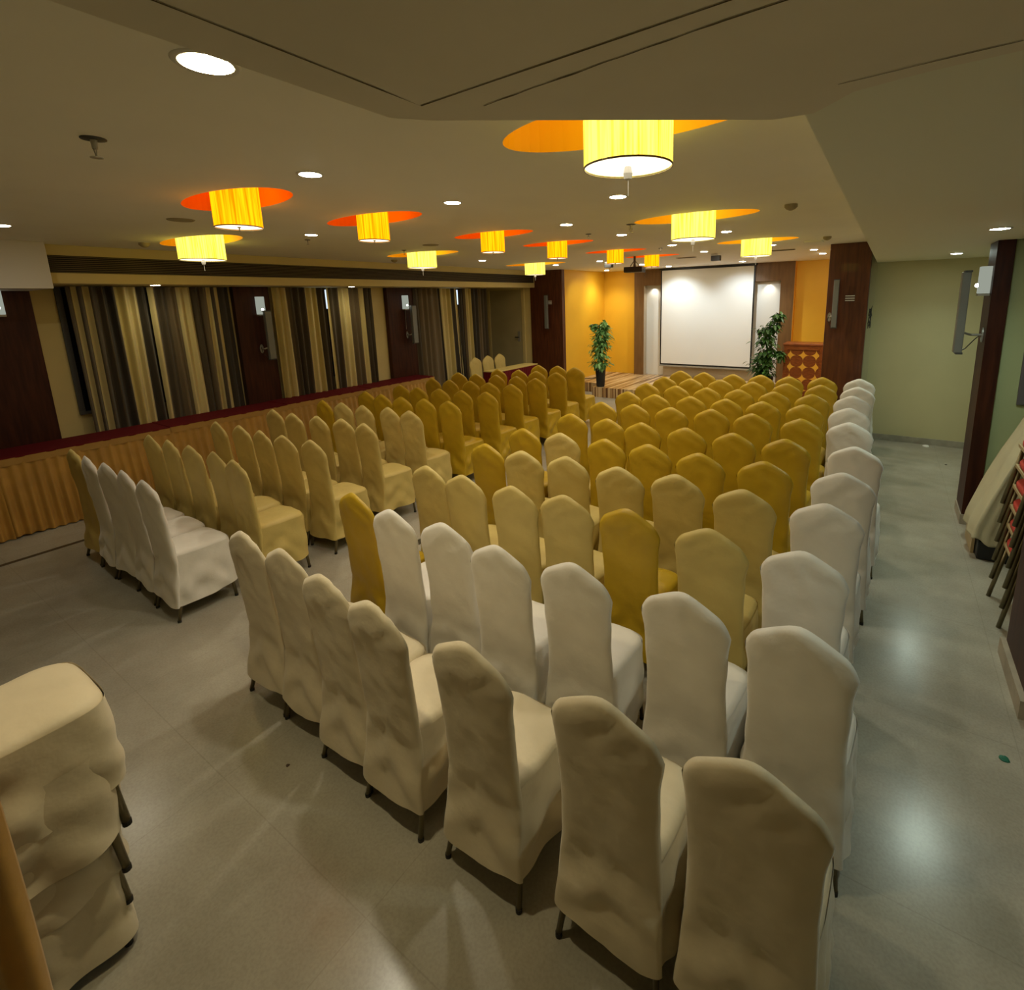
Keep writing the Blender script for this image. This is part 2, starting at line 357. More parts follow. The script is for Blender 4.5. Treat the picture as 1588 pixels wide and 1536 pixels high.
# right side
bm = BM(); box(bm, -.74, -.25, 8.0, 8.22, 0, CZ-.001); tag(mk('timber_pillar', bm, M['woodwarm'], bevel=.004), 'red-brown wood pillar right of the lectern', 'pillar')
bm = BM(); box(bm, -.25, 2.4, 8.3, 8.45, 0, LZ); struct('wall_right_end', bm, M['creamg'], 'pale cream wall at the end of the right aisle', 'wall')
bm = BM(); box(bm, -.25, -.185, 8.22, 8.3, 0, CZ-.002); struct('trim_23', bm, M['creamg'])
bm = BM(); box(bm, -.2, 2.4, 8.285, 8.3, 0, .085); struct('baseboard_right_end', bm, M['marble'])
bm = BM(); box(bm, .815, 2.4, 5.57, 5.85, 0, LZ-.001); struct('wall_alcove_right', bm, M['green'], 'pale green partition wall right of the dark wood post', 'wall')
p = thing('timber_post', 'narrow dark wood post edging the right partition wall', 'post', (.75, 5.7, 0))
bm = BM(); box(bm, -.055, .06, -.19, .20, .09, 2.449); mk('cladding', bm, M['wood'], p, bevel=.003)
bm = BM(); box(bm, -.063, .06, -.198, .205, 0, .09); mk('plinth', bm, M['creamskirt'], p)
bm = BM(); box(bm, 2.3, 2.4, -2, 8.45, 0, LZ); struct('wall_right', bm, M['creamg'])
p = thing('timber_pier', 'dark wood clad pier at the right edge of the photo', 'pillar', (1.2, 3.1, 0))
bm = BM(); box(bm, -.48, 1.09, -.10, .42, .1, LZ-.001); mk('cladding', bm, M['wood'], p, bevel=.003)
bm = BM(); box(bm, -.505, 1.09, -.12, .44, 0, .1); mk('plinth', bm, M['creamskirt'], p)
bm = BM(); box(bm, -8.6, 2.4, -2.1, -2, 0, CZ); struct('wall_front', bm, M['cream'])

# ---------------------------------------------------------------- lamps
def pendant(c, lab, grp):
    cx, cy, rx, ry, k, r, zb = c
    t = thing('drum_pendant', lab, 'pendant lamp', (cx, cy, zb), 0, grp); h = CZ+.29-zb
    bm = BM(); lathe(bm, [(r*.985, 0), (r, .004), (r, h-.004), (r*.985, h)], seg=48); mk('lamp_shade', bm, M['oshade' if k == 'o' else 'yshade'], t, smooth=True)
    bm = BM(); lathe(bm, [(0.001, .006), (r*.98, .006)], seg=48); df = mk('diffuser', bm, M['diff'], t)
    bm = BM(); lathe(bm, [(r*1.004, -.002), (r*1.006, .004), (r*.99, .005), (r*.985, -.002), (r*1.004, -.002)], seg=48); mk('rim', bm, M['leg'], t)
    bm = BM()
    if k == 'y':
        lathe(bm, [(.002, -.045), (.014, -.04), (.018, -.02), (.012, .004)], seg=12); box(bm, .0, .003, -.001, .002, -.10, -.045)
    else:
        lathe(bm, [(.001, -.02), (.004, -.018), (.004, .004)], seg=8); lathe(bm, [(.010, 0), (.010, .005)], seg=10, capb=True)
    mk('finial', bm, M['bezel'] if k == 'y' else M['leg'], df)
PL = {0: 'orange drum pendant, nearest of the orange line', 1: 'orange drum pendant, second nearest of the orange line', 2: 'orange drum pendant, third of the orange line towards the stage',
      3: 'orange drum pendant, fourth of the orange line towards the stage', 4: 'orange drum pendant left of the projector', 5: 'farthest orange drum pendant, behind the projector',
      6: 'wide yellow drum pendant before the air grille, nearest the left wall', 7: 'wide yellow drum pendant in the middle of the left line, cord hanging below', 8: 'farthest yellow drum pendant of the left line, before the wood pillar',
      9: 'largest yellow drum pendant, cut off by the near ceiling slab', 10: 'yellow drum pendant, middle of the right line', 11: 'yellow drum pendant nearest the projection screen'}
for i, c in enumerate(RECESS): pendant(c, PL[i], 'orange pendants' if c[4] == 'o' else 'yellow pendants')
t = None
DLS = [(-1.58, .76, 'h', .062, 'large warm downlight at top left beside the near slab'), (-2.47, 1.60, 'w', .05, 'downlight above and right of the nearest orange pendant'),
       (-4.52, 2.87, 'w', .05, 'downlight between the nearest two orange pendants'), (-2.46, 2.58, 'w', .05, 'downlight right of the second orange pendant'),
       (-2.43, 3.94, 'w', .05, 'downlight left of the largest yellow pendant, fourth orange pendant below it'), (-1.53, 3.12, 'w', .05, 'downlight just below the largest yellow pendant'),
       (-2.39, 4.96, 'w', .05, 'downlight left of the middle right yellow pendant'), (-1.47, 5.50, 'w', .05, 'downlight right of the middle right yellow pendant'),
       (-5.52, 6.38, 'w', .05, 'downlight below the third orange pendant'), (-5.37, 8.30, 'w', .05, 'downlight above the left stage pillar'),
       (-4.33, 8.11, 'w', .05, 'downlight left of the fifth orange pendant'), (-5.64, 10.9, 'w', .05, 'downlight over the left yellow stage corner'),
       (-4.19, 9.62, 'w', .05, 'downlight behind the projector'), (-2.38, 6.40, 'w', .05, 'downlight right of the farthest orange pendant'),
       (-2.37, 7.69, 'w', .05, 'downlight between the two right yellow pendants'), (-1.03, 8.74, 'w', .05, 'upper downlight beside the right stage pillar'),
       (-1.01, 9.72, 'w', .05, 'lower downlight beside the right stage pillar'), (-4.06, 10.74, 'w', .055, 'left downlight washing the projection screen'),
       (-2.50, 10.6, 'w', .055, 'right downlight washing the projection screen'), (-1.39, 7.44, 'w', .05, 'downlight partly behind the farthest right yellow pendant'),
       (-5.55, 1.08, 'e', .05, 'downlight at the left edge of the photo'),
       (.56, 4.44, 'c', .05, 'nearer cool downlight in the low right ceiling'), (.56, 7.10, 'c', .05, 'farther cool downlight in the low right ceiling'),
       (-6.96, 2.47, 's', .045, 'small downlight in the soffit over the nearest curtains'), (-6.98, 5.0, 's', .045, 'small downlight in the soffit over the middle curtains')]
def beam(loc, P, c, sp=135):
    l = bpy.data.lights.new('downlight_or_fill_beam', 'AREA'); l.shape = 'DISK'; l.size = .085; l.energy = P; l.color = c; l.spread = RD(sp)  # shared by the real downlights and the added fill beams
    o = bpy.data.objects.new('downlight_or_fill_beam', l); COL.objects.link(o); o.location = loc
def downlight(x, y, k, r, lab):
    z = LZ if k == 'c' else (2.345 if k == 's' else CZ)
    t = thing('downlight', lab, 'ceiling light', (x, y, z), 0, 'recessed downlights')
    bm = BM(); lathe(bm, [(r, -.004), (r*1.22, -.006), (r*1.3, -.001), (r*1.3, 0)], seg=32); mk('bezel', bm, M['bezel'], t, smooth=True)
    g_ = .2 if k == 'h' else .5
    bm = BM(); lathe(bm, [(.0005, -.020*g_), (r*.5, -.018*g_), (r*.85, -.012*g_), (r, -.005)], seg=32); mk('lens', bm, M[{'w': 'dlw', 'c': 'dlc', 's': 'dls', 'h': 'dlh', 'e': 'dlw'}[k]], t)
    P, C_ = {'w': (3.5, DLC), 'c': (4.4, (.80, 1, .84)), 's': (.7, (1, .86, .5)), 'h': (4.6, (1, .84, .50)), 'e': (.9, DLC)}[k]
    beam((x, y, z-.032), P, C_)
for d in DLS: downlight(*d)
# unseen beams added to light the near floor and right aisle, no fittings
for x, y, z, P, c in ((-3.0, -.6, CZ-.03, 1.2, (1, .85, .52)), (.55, 1.75, LZ-.03, 4.2, (.84, 1, .86))):
    beam((x, y, z), P, c)
def spot(x, y, z, tx, ty, tz, e, ang=60, c=(1, .95, .82), r=.03):
    l = bpy.data.lights.new('spot', 'SPOT'); l.energy = e; l.spot_size = RD(ang); l.spot_blend = .7; l.color = c; l.shadow_soft_size = r
    o = bpy.data.objects.new('spot', l); COL.objects.link(o); o.location = (x, y, z)
    o.rotation_euler = (Vector((tx, ty, tz))-Vector((x, y, z))).to_track_quat('-Z', 'Y').to_euler()
spot(-4.06, 10.74, CZ-.02, -4.0, 11.4, 1.1, 50, 110, (.80, .93, 1)); spot(-2.50, 10.6, CZ-.02, -2.7, 11.4, 1.1, 50, 110, (.80, .93, 1))
spot(-4.72, 11.50, 2.325, -4.72, 11.57, 1.4, 5.5, 110); spot(-2.15, 11.50, 2.325, -2.15, 11.57, 1.4, 5.5, 110)
spot(-5.64, 10.9, CZ-.02, -5.7, 11.3, 0, 27, 110, (1, .9, .7)); spot(-1.03, 9.3, CZ-.02, -1.1, 11.4, .8, 27, 110, (1, .9, .7))
spot(-5.4, 9.9, CZ-.02, -6.07, 10.6, 1.3, 17, 100, (1, .9, .7))

# ceiling small fittings
def sprinkler(x, y, lab, s=1):
    t = thing('sprinkler', lab, 'sprinkler', (x, y, CZ), 0, 'ceiling sprinklers')
    bm = BM(); lathe(bm, [(.032*s, 0), (.032*s, -.004), (.008, -.006)], seg=20, capb=False); mk('escutcheon', bm, M['darkgrey'], t, smooth=True)
    bm = BM(); lathe(bm, [(.009*s, -.004), (.007*s, -.03*s)], seg=10); tube(bm, [(-.012*s, 0, -.028*s), (0, 0, -.055*s), (.012*s, 0, -.028*s)], .002, 6)
    lathe(bm, [(.002, -.058*s), (.016*s, -.056*s), (.016*s, -.053*s)], seg=14, capb=True); mk('nozzle', bm, M['silver'], t)
for x, y, l, s_ in ((-2.58, .80, 'dark sprinkler head on the near ceiling at upper left', 1.25), (-4.89, 3.06, 'sprinkler head below the second downlight', .8), (-2.0, 4.34, 'dark sprinkler head left of the middle right yellow pendant', 1.3),
                  (-2.62, 4.67, 'sprinkler head right of the fourth orange pendant', .9), (-2.65, 6.69, 'sprinkler head above the farthest orange pendant', .9), (-5.06, 4.41, 'sprinkler head beside the middle left yellow pendant', .9),
                  (-5.2, 10.2, 'sprinkler head above the yellow stage corner', .8)):
    sprinkler(x, y, l, s_)
def detector(x, y, lab, z=CZ):
    bm = BM(); lathe(bm, [(.045, 0), (.045, -.018), (.03, -.034), (.012, -.042), (.001, -.043)], seg=24)
    tag(mk('smoke_detector', bm, M['slot'], smooth=True, loc=(x, y, z)), lab, 'smoke detector', 'smoke detectors')
detector(-.67, 4.23, 'smoke detector on the ceiling right of the yellow pendants, nearest the low ceiling'); detector(-.68, 6.89, 'smoke detector near the top of the right stage pillar')
detector(-6.15, 2.15, 'smoke detector left of the nearest left yellow pendant'); detector(-6.25, 5.25, 'smoke detector above the air grille left of the middle left yellow pendant')
def plate(x, y, lab, rx=.14, ry=.05):
    bm = BM(); n = 24
    a = [bm.verts.new((rx*cos(2*pi*k/n), ry*sin(2*pi*k/n), -.006)) for k in range(n)]; b = [bm.verts.new((rx*1.1*cos(2*pi*k/n), ry*1.1*sin(2*pi*k/n), 0)) for k in range(n)]
    bm.faces.new(a)
    for k in range(n): bm.faces.new((a[k], a[(k+1) % n], b[(k+1) % n], b[k]))
    tag(mk('ceiling_speaker', bm, M['slot'], loc=(x, y, CZ)), lab, 'ceiling speaker', 'round ceiling speakers')
plate(-4.41, 1.79, 'flush ceiling speaker left of the nearest orange pendant', .08, .08); plate(-4.42, 4.24, 'flush ceiling speaker above the middle left yellow pendant', .09, .08)
def slotvent(x, y, lab):
    t = thing('slot_vent', lab, 'vent', (x, y, CZ), 0, 'slot vents near the stage')
    bm = BM(); box(bm, -.16, .16, -.05, .05, -.008, 0); mk('frame', bm, M['slot'], t)
    bm = BM(); [box(bm, -.15, .15, -.035+k*.025, -.025+k*.025, -.010, -.008) for k in range(4)]; mk('slots', bm, M['dark'], t)
slotvent(-2.95, 8.6, 'slim ceiling vent above the left half of the screen'); slotvent(-1.4, 8.4, 'slim ceiling vent above the right of the screen')
# access hatch by the right pillar
bm = BM(); box(bm, -.10, .10, -.12, .12, -.02, 0); tag(mk('ceiling_hatch', bm, M['ceil'], loc=(-.87, 7.35, CZ)), 'small square hatch in the ceiling beside the right stage pillar', 'hatch')
def ceilbox(x, y, lab):  # small black box speakers on brackets, no lamp inside
    t = thing('ceiling_box_speaker', lab, 'box_speaker', (x, y, CZ), 0, 'black boxes under the ceiling')
    bm = BM(); box(bm, -.07, .07, -.04, .04, -.11, -.03); mk('housing', bm, M['black'], t, bevel=.004)
    bm = BM(); box(bm, -.08, .02, -.01, .01, -.03, 0); mk('bracket', bm, M['bezel'], t)
ceilbox(-4.25, 8.3, 'small black box under the ceiling below the fifth orange pendant'); ceilbox(-2.35, 8.25, 'small black box under the ceiling above the screen')
# projector
t = thing('projector', 'black projector hung from the ceiling before the stage', 'projector', (-3.46, 7.65, 2.46), RD(8))
bm = BM(); box(bm, -.15, .15, -.11, .11, 0, .085); mk('body', bm, M['black'], t, bevel=.012)
bm = BM(); tube(bm, [(.06, .10, .045), (.06, .14, .045)], .035, 16, cap=True); mk('lens', bm, M['glass'], t)
bm = BM(); tube(bm, [(0, 0, .08), (0, 0, .25)], .018, 10)
for a in (-1, 1): tube(bm, [(0, 0, .19), (a*.07, 0, .10), (a*.07, 0, .083)], .006, 6); tube(bm, [(0, 0, .19), (0, a*.06, .10), (0, a*.06, .083)], .006, 6)
mk('mount', bm, M['darkgrey'], t)
bm = BM(); tube(bm, [(.15, 0, .05), (.18, 0, -.03), (.17, 0, -.10), (.16, 0, -.04)], .004, 6); mk('cable', bm, M['darkgrey'], t)

# wall lights / speakers. local frame: wall plane at y=0, room towards -y, x to the viewer's right
def sconce(loc, rz, lab, h=.24, w=.09, cord=False):
    t = thing('wall_sconce', lab, 'wall light', loc, rz, 'white glass wall sconces')
    bm = BM(); box(bm, -w/2, w/2, -.08, -.005, 0, h); gb = mk('glass_box', bm, M['sconce'], t, bevel=.004)
    bm = BM(); box(bm, -.02, .02, -.005, 0, -.02, h*.7); box(bm, -w/2, w/2, -.082, -.003, -.02, -.001); mk('bracket', bm, M['silver'], t)
    bm = BM(); lathe(bm, [(.001, .05), (.012, .053), (.016, .066), (.012, .08), (.001, .083)], c=(0, -.088, 0), seg=12); mk('bulb', bm, M['bulb'], gb, smooth=True)
    if cord: bm = BM(); tube(bm, [(.0, -.02, -.02), (.0, -.015, -.36)], .003, 6); mk('cord', bm, M['silver'], t)
def speaker(loc, rz, lab, h=.66, w=.10, out=.10, sx=.0, m='greyp'):
    t = thing('column_speaker', lab, 'speaker', loc, rz, 'slim column speakers on wall brackets')
    bm = BM(); box(bm, sx-w/2, sx+w/2, -out-.06, -out, 0, h); mk('body', bm, M[m], t, bevel=.006)
    bm = BM(); box(bm, sx-w/2-.006, sx+w/2+.006, -out-.045, -out+.005, -.012, .004); box(bm, sx-w/2-.006, sx+w/2+.006, -out-.045, -out+.005, h-.004, h+.012); mk('end_cap', bm, M['darkgrey'], t)
    bm = BM(); z = h*.22
    tube(bm, [(sx-.07, 0, z), (sx-.06, -out*.6, z), (sx, -out, z+.02)], .010, 8)
    lathe(bm, [(.001, 0), (.035, 0), (.035, .01)], c=(0, 0, 0), seg=16)
    for v in list(bm.verts)[-48:]: v.co = Vector((v.co.x*.7+sx-.07, -.001-v.co.z, v.co.y*1.8+z))
    mk('bracket', bm, M['silver'], t)
    bm = BM(); tube(bm, [(sx-.07, -.002, z+.02), (sx-.09, -.05, z-.04), (sx-.05, -out*.8, z-.12), (sx, -out, .02)], .004, 6); mk('cable', bm, M['black'], t)
def bars(loc, rz, lab):
    bm = BM()
    for k in range(3): box(bm, -.055, .055, -.03, 0, k*.03, k*.03+.014)
    tag(mk('wall_ornament', bm, M['bezel'], loc=loc), lab, 'wall ornament', 'three-bar wall ornaments').rotation_euler = (0, 0, rz)
LW = RD(90)   # facing +x : local x -> +y, local -y -> +x
sconce((-7.36, 1.27, 2.06), LW, 'lit sconce on the dark panel at the left edge of the photo')
sconce((-7.36, 3.77, 1.97), LW, 'lit sconce on the wood panel between the near and middle curtains')
sconce((-7.36, 6.31, 1.97), LW, 'lit sconce with hanging cord on the farthest left wood panel', cord=True)
speaker((-7.36, 3.72, 1.35), LW, 'slim grey column speaker on the wood panel between near and middle curtains', sx=.08, w=.085)
speaker((-7.36, 6.33, 1.36), LW, 'slim grey column speaker on the farthest left wood panel', sx=.07)
speaker((-6.41, 9.6, 1.44), 0, 'slim grey column speaker on the left stage pillar', h=.72, w=.07)
bars((-6.40, 9.6, 1.97), 0, 'three pale bars behind the speaker on the left stage pillar')
speaker((-.55, 8.0, 1.60), 0, 'slim grey column speaker on the right stage pillar', h=.63, w=.065, sx=-.07)
bars((-.46, 8.0, 1.95), 0, 'three pale bars on the right stage pillar')
RW = RD(-90)  # facing -x
sconce((.695, 5.36+.25, 2.03), RW, 'lit frosted sconce on the dark wood post at the right', h=.22, w=.11)
speaker((.695, 5.56, 1.53), RW, 'large grey column speaker on an arm from the dark right post', h=.68, w=.11, out=.14, sx=-.02)
bm = BM(); box(bm, -.005, .5, -.024, -.003, 0, 1.0); tag(mk('grey_board', bm, M['boxgrey'], loc=(.965, 5.57, 1.11)), 'dark grey board on the pale green partition at the right edge', 'board')
# tangled wire on right stage pillar edge
bm = BM(); random.seed(3); pts = []
for k in range(26): pts.append((.012+random.uniform(-.01, .03), -.02+random.uniform(-.04, .05), random.uniform(-.16, .16)))
tube(bm, pts, .004, 5); tag(mk('wire_tangle', bm, M['darkgrey'], loc=(-.235, 8.12, 1.72)), 'tangled dark wire on the right edge of the stage pillar', 'wire')

# ---------------------------------------------------------------- curtains
def curtain_mat(name, stripes):
    m = bpy.data.materials.new(name); m.use_nodes = True; nt = m.node_tree; N = nt.nodes; L = nt.links; b = N['Principled BSDF']
    uv = N.new('ShaderNodeUVMap'); sp = N.new('ShaderNodeSeparateXYZ'); L.new(uv.outputs[0], sp.inputs[0])
    r = N.new('ShaderNodeValToRGB'); r.color_ramp.interpolation = 'CONSTANT'; e = r.color_ramp.elements
    CL = {'k': (.035, .026, .014, 1), 'd': (.075, .055, .028, 1), 't': (.17, .125, .065, 1), 'y': (.60, .49, .18, 1), 'c': (.74, .63, .30, 1)}
    acc = 0; tot = sum(s[1] for s in stripes)
    for i, (c, w) in enumerate(stripes):
        if i == 0: q = e[0]
        elif i == 1: q = e[1]
        else: q = e.new(acc/tot)
        q.position = acc/tot; q.color = CL[c]; acc += w
    L.new(sp.outputs[0], r.inputs[0])
    n = N.new('ShaderNodeTexNoise'); n.inputs['Scale'].default_value = 60
    mix = N.new('ShaderNodeMixRGB'); mix.blend_type = 'MULTIPLY'; mix.inputs[0].default_value = .35
    L.new(r.outputs[0], mix.inputs[1]); L.new(n.outputs['Color'], mix.inputs[2]); L.new(mix.outputs[0], b.inputs['Base Color'])
    b.inputs['Roughness'].default_value = .7; b.inputs['Sheen Weight'].default_value = .2
    return m
def curtain(y0, y1, stripes, lab, seed, z0=.25, lean=0, per=.095, amp=.040):
    nu = 180; nv = 14; bm = BM(); uvl = bm.loops.layers.uv.new('UVMap')
    ph = seed*1.7
    def f(u, v):
        y = y0+(y1-y0)*u; z = z0+(2.335-z0)*v
        yy = y + lean*(1-v)*(.3+u)*.5 + .012*sin(u*11+ph)*(1-v)
        a = amp*(.75+.5*noise.noise(Vector((u*6, seed, v*1.2))))*(1-.25*v)
        x = -7.33 + a*sin(2*pi*(y/per)+1.8*noise.noise(Vector((u*5, seed+9, v*.6))) + ph)
        return Vector((x, yy, z))
    g = surf(bm, f, nu, nv)
    idx = {}
    for j, row in enumerate(g):
        for i, v in enumerate(row): idx[v] = (i/nu, j/nv)
    for fc in bm.faces:
        for l in fc.loops: l[uvl].uv = idx[l.vert]
    tag(mk('curtain', bm, curtain_mat('striped_curtain_%d' % seed, stripes), smooth=True), lab, 'curtain', 'striped curtains on the left wall')
S1 = [('d', 25), ('c', 20), ('d', 28), ('c', 25), ('d', 60), ('k', 50), ('y', 45), ('c', 60), ('k', 45)]
S2 = [('c', 30), ('t', 15), ('d', 60), ('t', 60), ('c', 90), ('d', 60), ('t', 40), ('c', 28), ('d', 22), ('c', 28), ('k', 70)]
S3 = [('y', 50), ('c', 20), ('t', 15), ('d', 80), ('c', 40), ('y', 25), ('d', 45)]
S4 = [('c', 20), ('d', 60), ('t', 20), ('c', 80), ('t', 75), ('c', 40), ('y', 10), ('d', 70)]
S5 = [('d', 30), ('t', 110), ('k', 15), ('c', 38), ('y', 35), ('k', 20), ('c', 20)]
S6 = [('k', 45), ('t', 15), ('c', 20), ('y', 30), ('k', 45), ('t', 35), ('d', 45)]
curtain(1.79, 2.49, S1, 'dark and cream striped curtain, left half of the nearest window', 1)
curtain(2.51, 3.38, S2, 'cream and brown striped curtain, right half of the nearest window', 2)
curtain(3.95, 4.765, S3, 'striped curtain, left half of the middle window', 3)
curtain(4.785, 5.60, S4, 'striped curtain, right half of the middle window', 4)
curtain(6.52, 7.64, S5, 'bunched taupe and cream curtain, left half of the farthest window', 5, lean=.12, per=.12, amp=.04)
curtain(7.65, 8.55, S6, 'striped curtain, right half of the farthest window', 6)

# ---------------------------------------------------------------- skirted tables
def pleat_skirt(bm, path, ztop, zbot, flare, per=.045, amp=.012, seed=0, npu=None):
    L_ = [0]
    for a, b in zip(path, path[1:]): L_.append(L_[-1]+(Vector(b)-Vector(a)).length)
    T = L_[-1]; n = npu or int(T/.009)
    def at(s):
        for k in range(len(path)-1):
            if s <= L_[k+1]+1e-9 or k == len(path)-2:
                d = Vector(path[k+1])-Vector(path[k]); t = (s-L_[k])/d.length; return Vector(path[k])+d*t, d.normalized()
    def f(u, v):
        s = u*T; p, d = at(s); nr = Vector((d.y, -d.x))
        k = 1-v
        o = flare*k**1.2+(amp*(.25+.75*k))*(sin(2*pi*s/per+1.6*noise.noise(Vector((s*3, seed, 0))))+.6*noise.noise(Vector((s*9, seed+4, k*1.5))))+amp*.8*k
        q = p+nr*o
        return Vector((q.x, q.y, zbot+(ztop-zbot)*v+.006*sin(s*7+seed)*k))
    surf(bm, f, n, 8)
def skirt_table(y0, y1, xf, lab, seed):
    w = .50; L = y1-y0
    t = thing('skirted_table', lab, 'table', (xf-w/2, y0, 0), 0, 'long skirted tables along the left wall')
    bm = BM(); box(bm, -w/2, w/2+.004, .003, L-.003, .735, .752); mk('tabletop', bm, M['maroon'], t, bevel=.005)
    bm = BM(); pleat_skirt(bm, [(w/2-.002, -.002), (w/2-.002, L+.002)], .69, .015, .10, seed=seed, per=.080, amp=.020); mk('pleated_skirt', bm, M['goldskirt'], t, smooth=True)
    bm = BM(); surf(bm, lambda u, v: Vector((w/2+.006+.004*sin(u*40), .004+(L-.008)*u, .675+.068*v)), 60, 2); mk('skirt_band', bm, M['skirtband'], t, smooth=True)
    for lx in (-w/2+.05, w/2-.10):
        for ly in (.12, L-.12): bm = BM(); tube(bm, [(lx, ly, 0), (lx, ly, .735)], .014, 8); mk('leg', bm, M['leg'], t)
skirt_table(-.45, .93, -6.79, 'long table with maroon top and gold skirt at the left edge', 1)
skirt_table(.935, 2.31, -6.79, 'long maroon topped table behind the white covered chairs', 2)
skirt_table(2.315, 3.70, -6.82, 'long maroon topped table, third from the left edge', 3)
skirt_table(3.705, 5.09, -6.86, 'long maroon topped table before the middle curtains', 4)
skirt_table(5.095, 6.48, -6.90, 'farthest long maroon topped table with gold skirt', 5)
# small maroon table in the far corner
t = thing('small_table', 'short table with cream top and maroon skirt in the far left corner', 'table', (-6.31, 8.02, 0))
bm = BM(); box(bm, -.165, .165, -.68, .68, .735, .755); mk('tabletop', bm, M['c_beige'], t, bevel=.005)
bm = BM(); pleat_skirt(bm, [(-.16, -.675), (.16, -.675), (.16, .675)], .735, .015, .02, seed=8, per=.07, amp=.008); mk('skirt', bm, M['maroon'], t, smooth=True)
for lx in (-.12, .12):
    for ly in (-.6, .6): bm = BM(); tube(bm, [(lx, ly, 0), (lx, ly, .735)], .014, 8); mk('leg', bm, M['leg'], t)

# ---------------------------------------------------------------- covered chairs
def clampf(x, a, b): return max(a, min(b, x))
def wback(z):   # half width of the covered back at height z
    P = [(.10, .186), (.25, .177), (.42, .168), (.60, .163), (.75, .168), (.86, .181), (.98, .181)]
    for (a, wa), (b, wb) in zip(P, P[1:]):
        if z <= b: t = clampf((z-a)/(b-a), 0, 1); t = t*t*(3-2*t); return wa+(wb-wa)*t
    return P[-1][1]
def ycen(z):    # lean of the back
    P = [(.10, .030), (.40, .070), (.60, .060), (.98, .026)]
    for (a, wa), (b, wb) in zip(P, P[1:]):
        if z <= b: t = clampf((z-a)/(b-a), 0, 1); return wa+(wb-wa)*t
    return P[-1][1]
def build_chair(seed, cm, lab, hem=.115, wild=1.0):
    t = thing('banquet_chair', lab, 'chair')
    rs = Vector((seed*7.3, seed*3.1, seed*1.7))
    nu = 28
    us = [.55*(-cos(pi*i/nu))+.45*(2*i/nu-1) for i in range(nu+1)]
    def top(u): return .983-.108*(math.sqrt(u*u+.040)-.200)-.046*(max(0, abs(u)-.70)/.30)**2.4
    def side(sg):
        def f(u, v):
            zt = top(u); z = hem+(zt-hem)*v
            z += .012*sin(u*2.4+seed)*(1-v)**3
            w = wback(z); x = u*w
            e = (1-min(1, abs(u))**5)**.5 * (max(0, 1-v**14))**.5
            th = .026 if z > .4 else .020
            y = ycen(z)+sg*th*e
            fold = noise.noise(Vector((x*6, z*5, 0))+rs)*.008+noise.noise(Vector((x*16+z*9, z*12, sg))+rs)*.005
            # swags running to the lower corners and creases under the crown
            fold += .0095*wild*math.exp(-((z-.27)/.12)**2)*sin(30*(z+.75*abs(x))+seed+2*noise.noise(Vector((x*5, z*4, 7))+rs))
            fold += .0055*wild*math.exp(-((z-.90)/.06)**2)*sin(60*(z+.55*x*(1 if seed % 2 else -1))+seed*2+3*noise.noise(Vector((x*9, z*5, 1))+rs))
            y += sg*fold*wild*e if e > .01 else 0
            x += .004*noise.noise(Vector((z*9, u*2, 3))+rs)*abs(u)
            y += -.0*v
            return Vector((x, y, z))
        return f
    bm = BM(); surf(bm, side(-1), nu, 30, us=us); surf(bm, side(1), nu, 30, us=us)
    bmesh.ops.remove_doubles(bm, verts=bm.verts, dist=.0006)
    mk('backrest', bm, cm, t, smooth=True)
    # seat cushion
    def rr(a):   # rounded rectangle outline as a function of angle (superellipse)
        n = 5.0; c, s_ = cos(a), sin(a)
        k = (abs(c)**n+abs(s_)**n)**(-1/n)
        x = .174*c*k; y = .235+.183*s_*k
        x *= .955+.09*clampf((y-.05)/.37, 0, 1)
        return x, y
    bm = BM(); n = 48; prof = [(0.001, .482), (.4, .482), (.7, .479), (.86, .474), (.95, .464), (.99, .450), (1.0, .436), (1.0, .41)]
    rings = []
    for q, z in prof:
        ring = []
        for k in range(n):
            x, y = rr(2*pi*k/n); x *= q; y = .235+(y-.235)*q
            ring.append(bm.verts.new((x, y, z+.004*noise.noise(Vector((x*14, y*14, 1))+rs)*wild+.006*wild*sin(40*(x*.6+y)+seed)*max(0, q-.55))))
        rings.append(ring)
    for A, B in zip(rings, rings[1:]):
        for k in range(n): bm.faces.new((A[k], A[(k+1) % n], B[(k+1) % n], B[k]))
    bm.faces.new(rings[0]); mk('seat', bm, cm, t, smooth=True)
    # skirt : sides and front, open at the back where it meets the rear panel
    bm = BM(); nsk = 96
    def outline(s, zz):
        # s 0..1 from rear left round the front to rear right
        a0 = pi+.93; a = a0-(pi+1.86)*s
        x, y = rr(a)
        if s < .12 or s > .88:
            kk = (.12-s)/.12 if s < .12 else (s-.88)/.12
            xs = -1 if s < .5 else 1
            x0, y0 = rr(a0-(pi+1.86)*(.12 if s < .5 else .88))
            x = x0+(xs*(wback(zz)-.010)-x0)*kk; y = y0+(ycen(zz)-y0)*kk
        return x, y
    def fs(u, v):
        k = 1-v
        z = hem+.002+(.452-hem)*v
        x, y = outline(u, z)
        d = Vector((x, y-.22)).normalized()
        fl = .010*k+.004
        side_w = math.exp(-((y-.10)/.13)**2)
        sag = sin(13*(z-.8*y)*2.2+seed*1.3)*.022*side_w*wild*math.exp(-((z-.26)/.16)**2)
        fl += sag+.008*k*sin(u*34+seed*2.1)*wild*(.4+.6*k)+.015*noise.noise(Vector((u*9+z*4, z*6-u*3, 2))+rs)*min(wild, 1)*(.3+k*.7)+.005*wild*sin(38*(z+.9*y)+seed+3*noise.noise(Vector((u*6, z*4, 9))+rs))*(.4+.6*k)
        edge = min(u, 1-u)
        if edge < .07: fl *= edge/.07
        fl = fl*(1-v**5)+.0015
        z += .010*sin(u*9+seed)*k*wild
        return Vector((x+d.x*fl, y+d.y*fl, z))
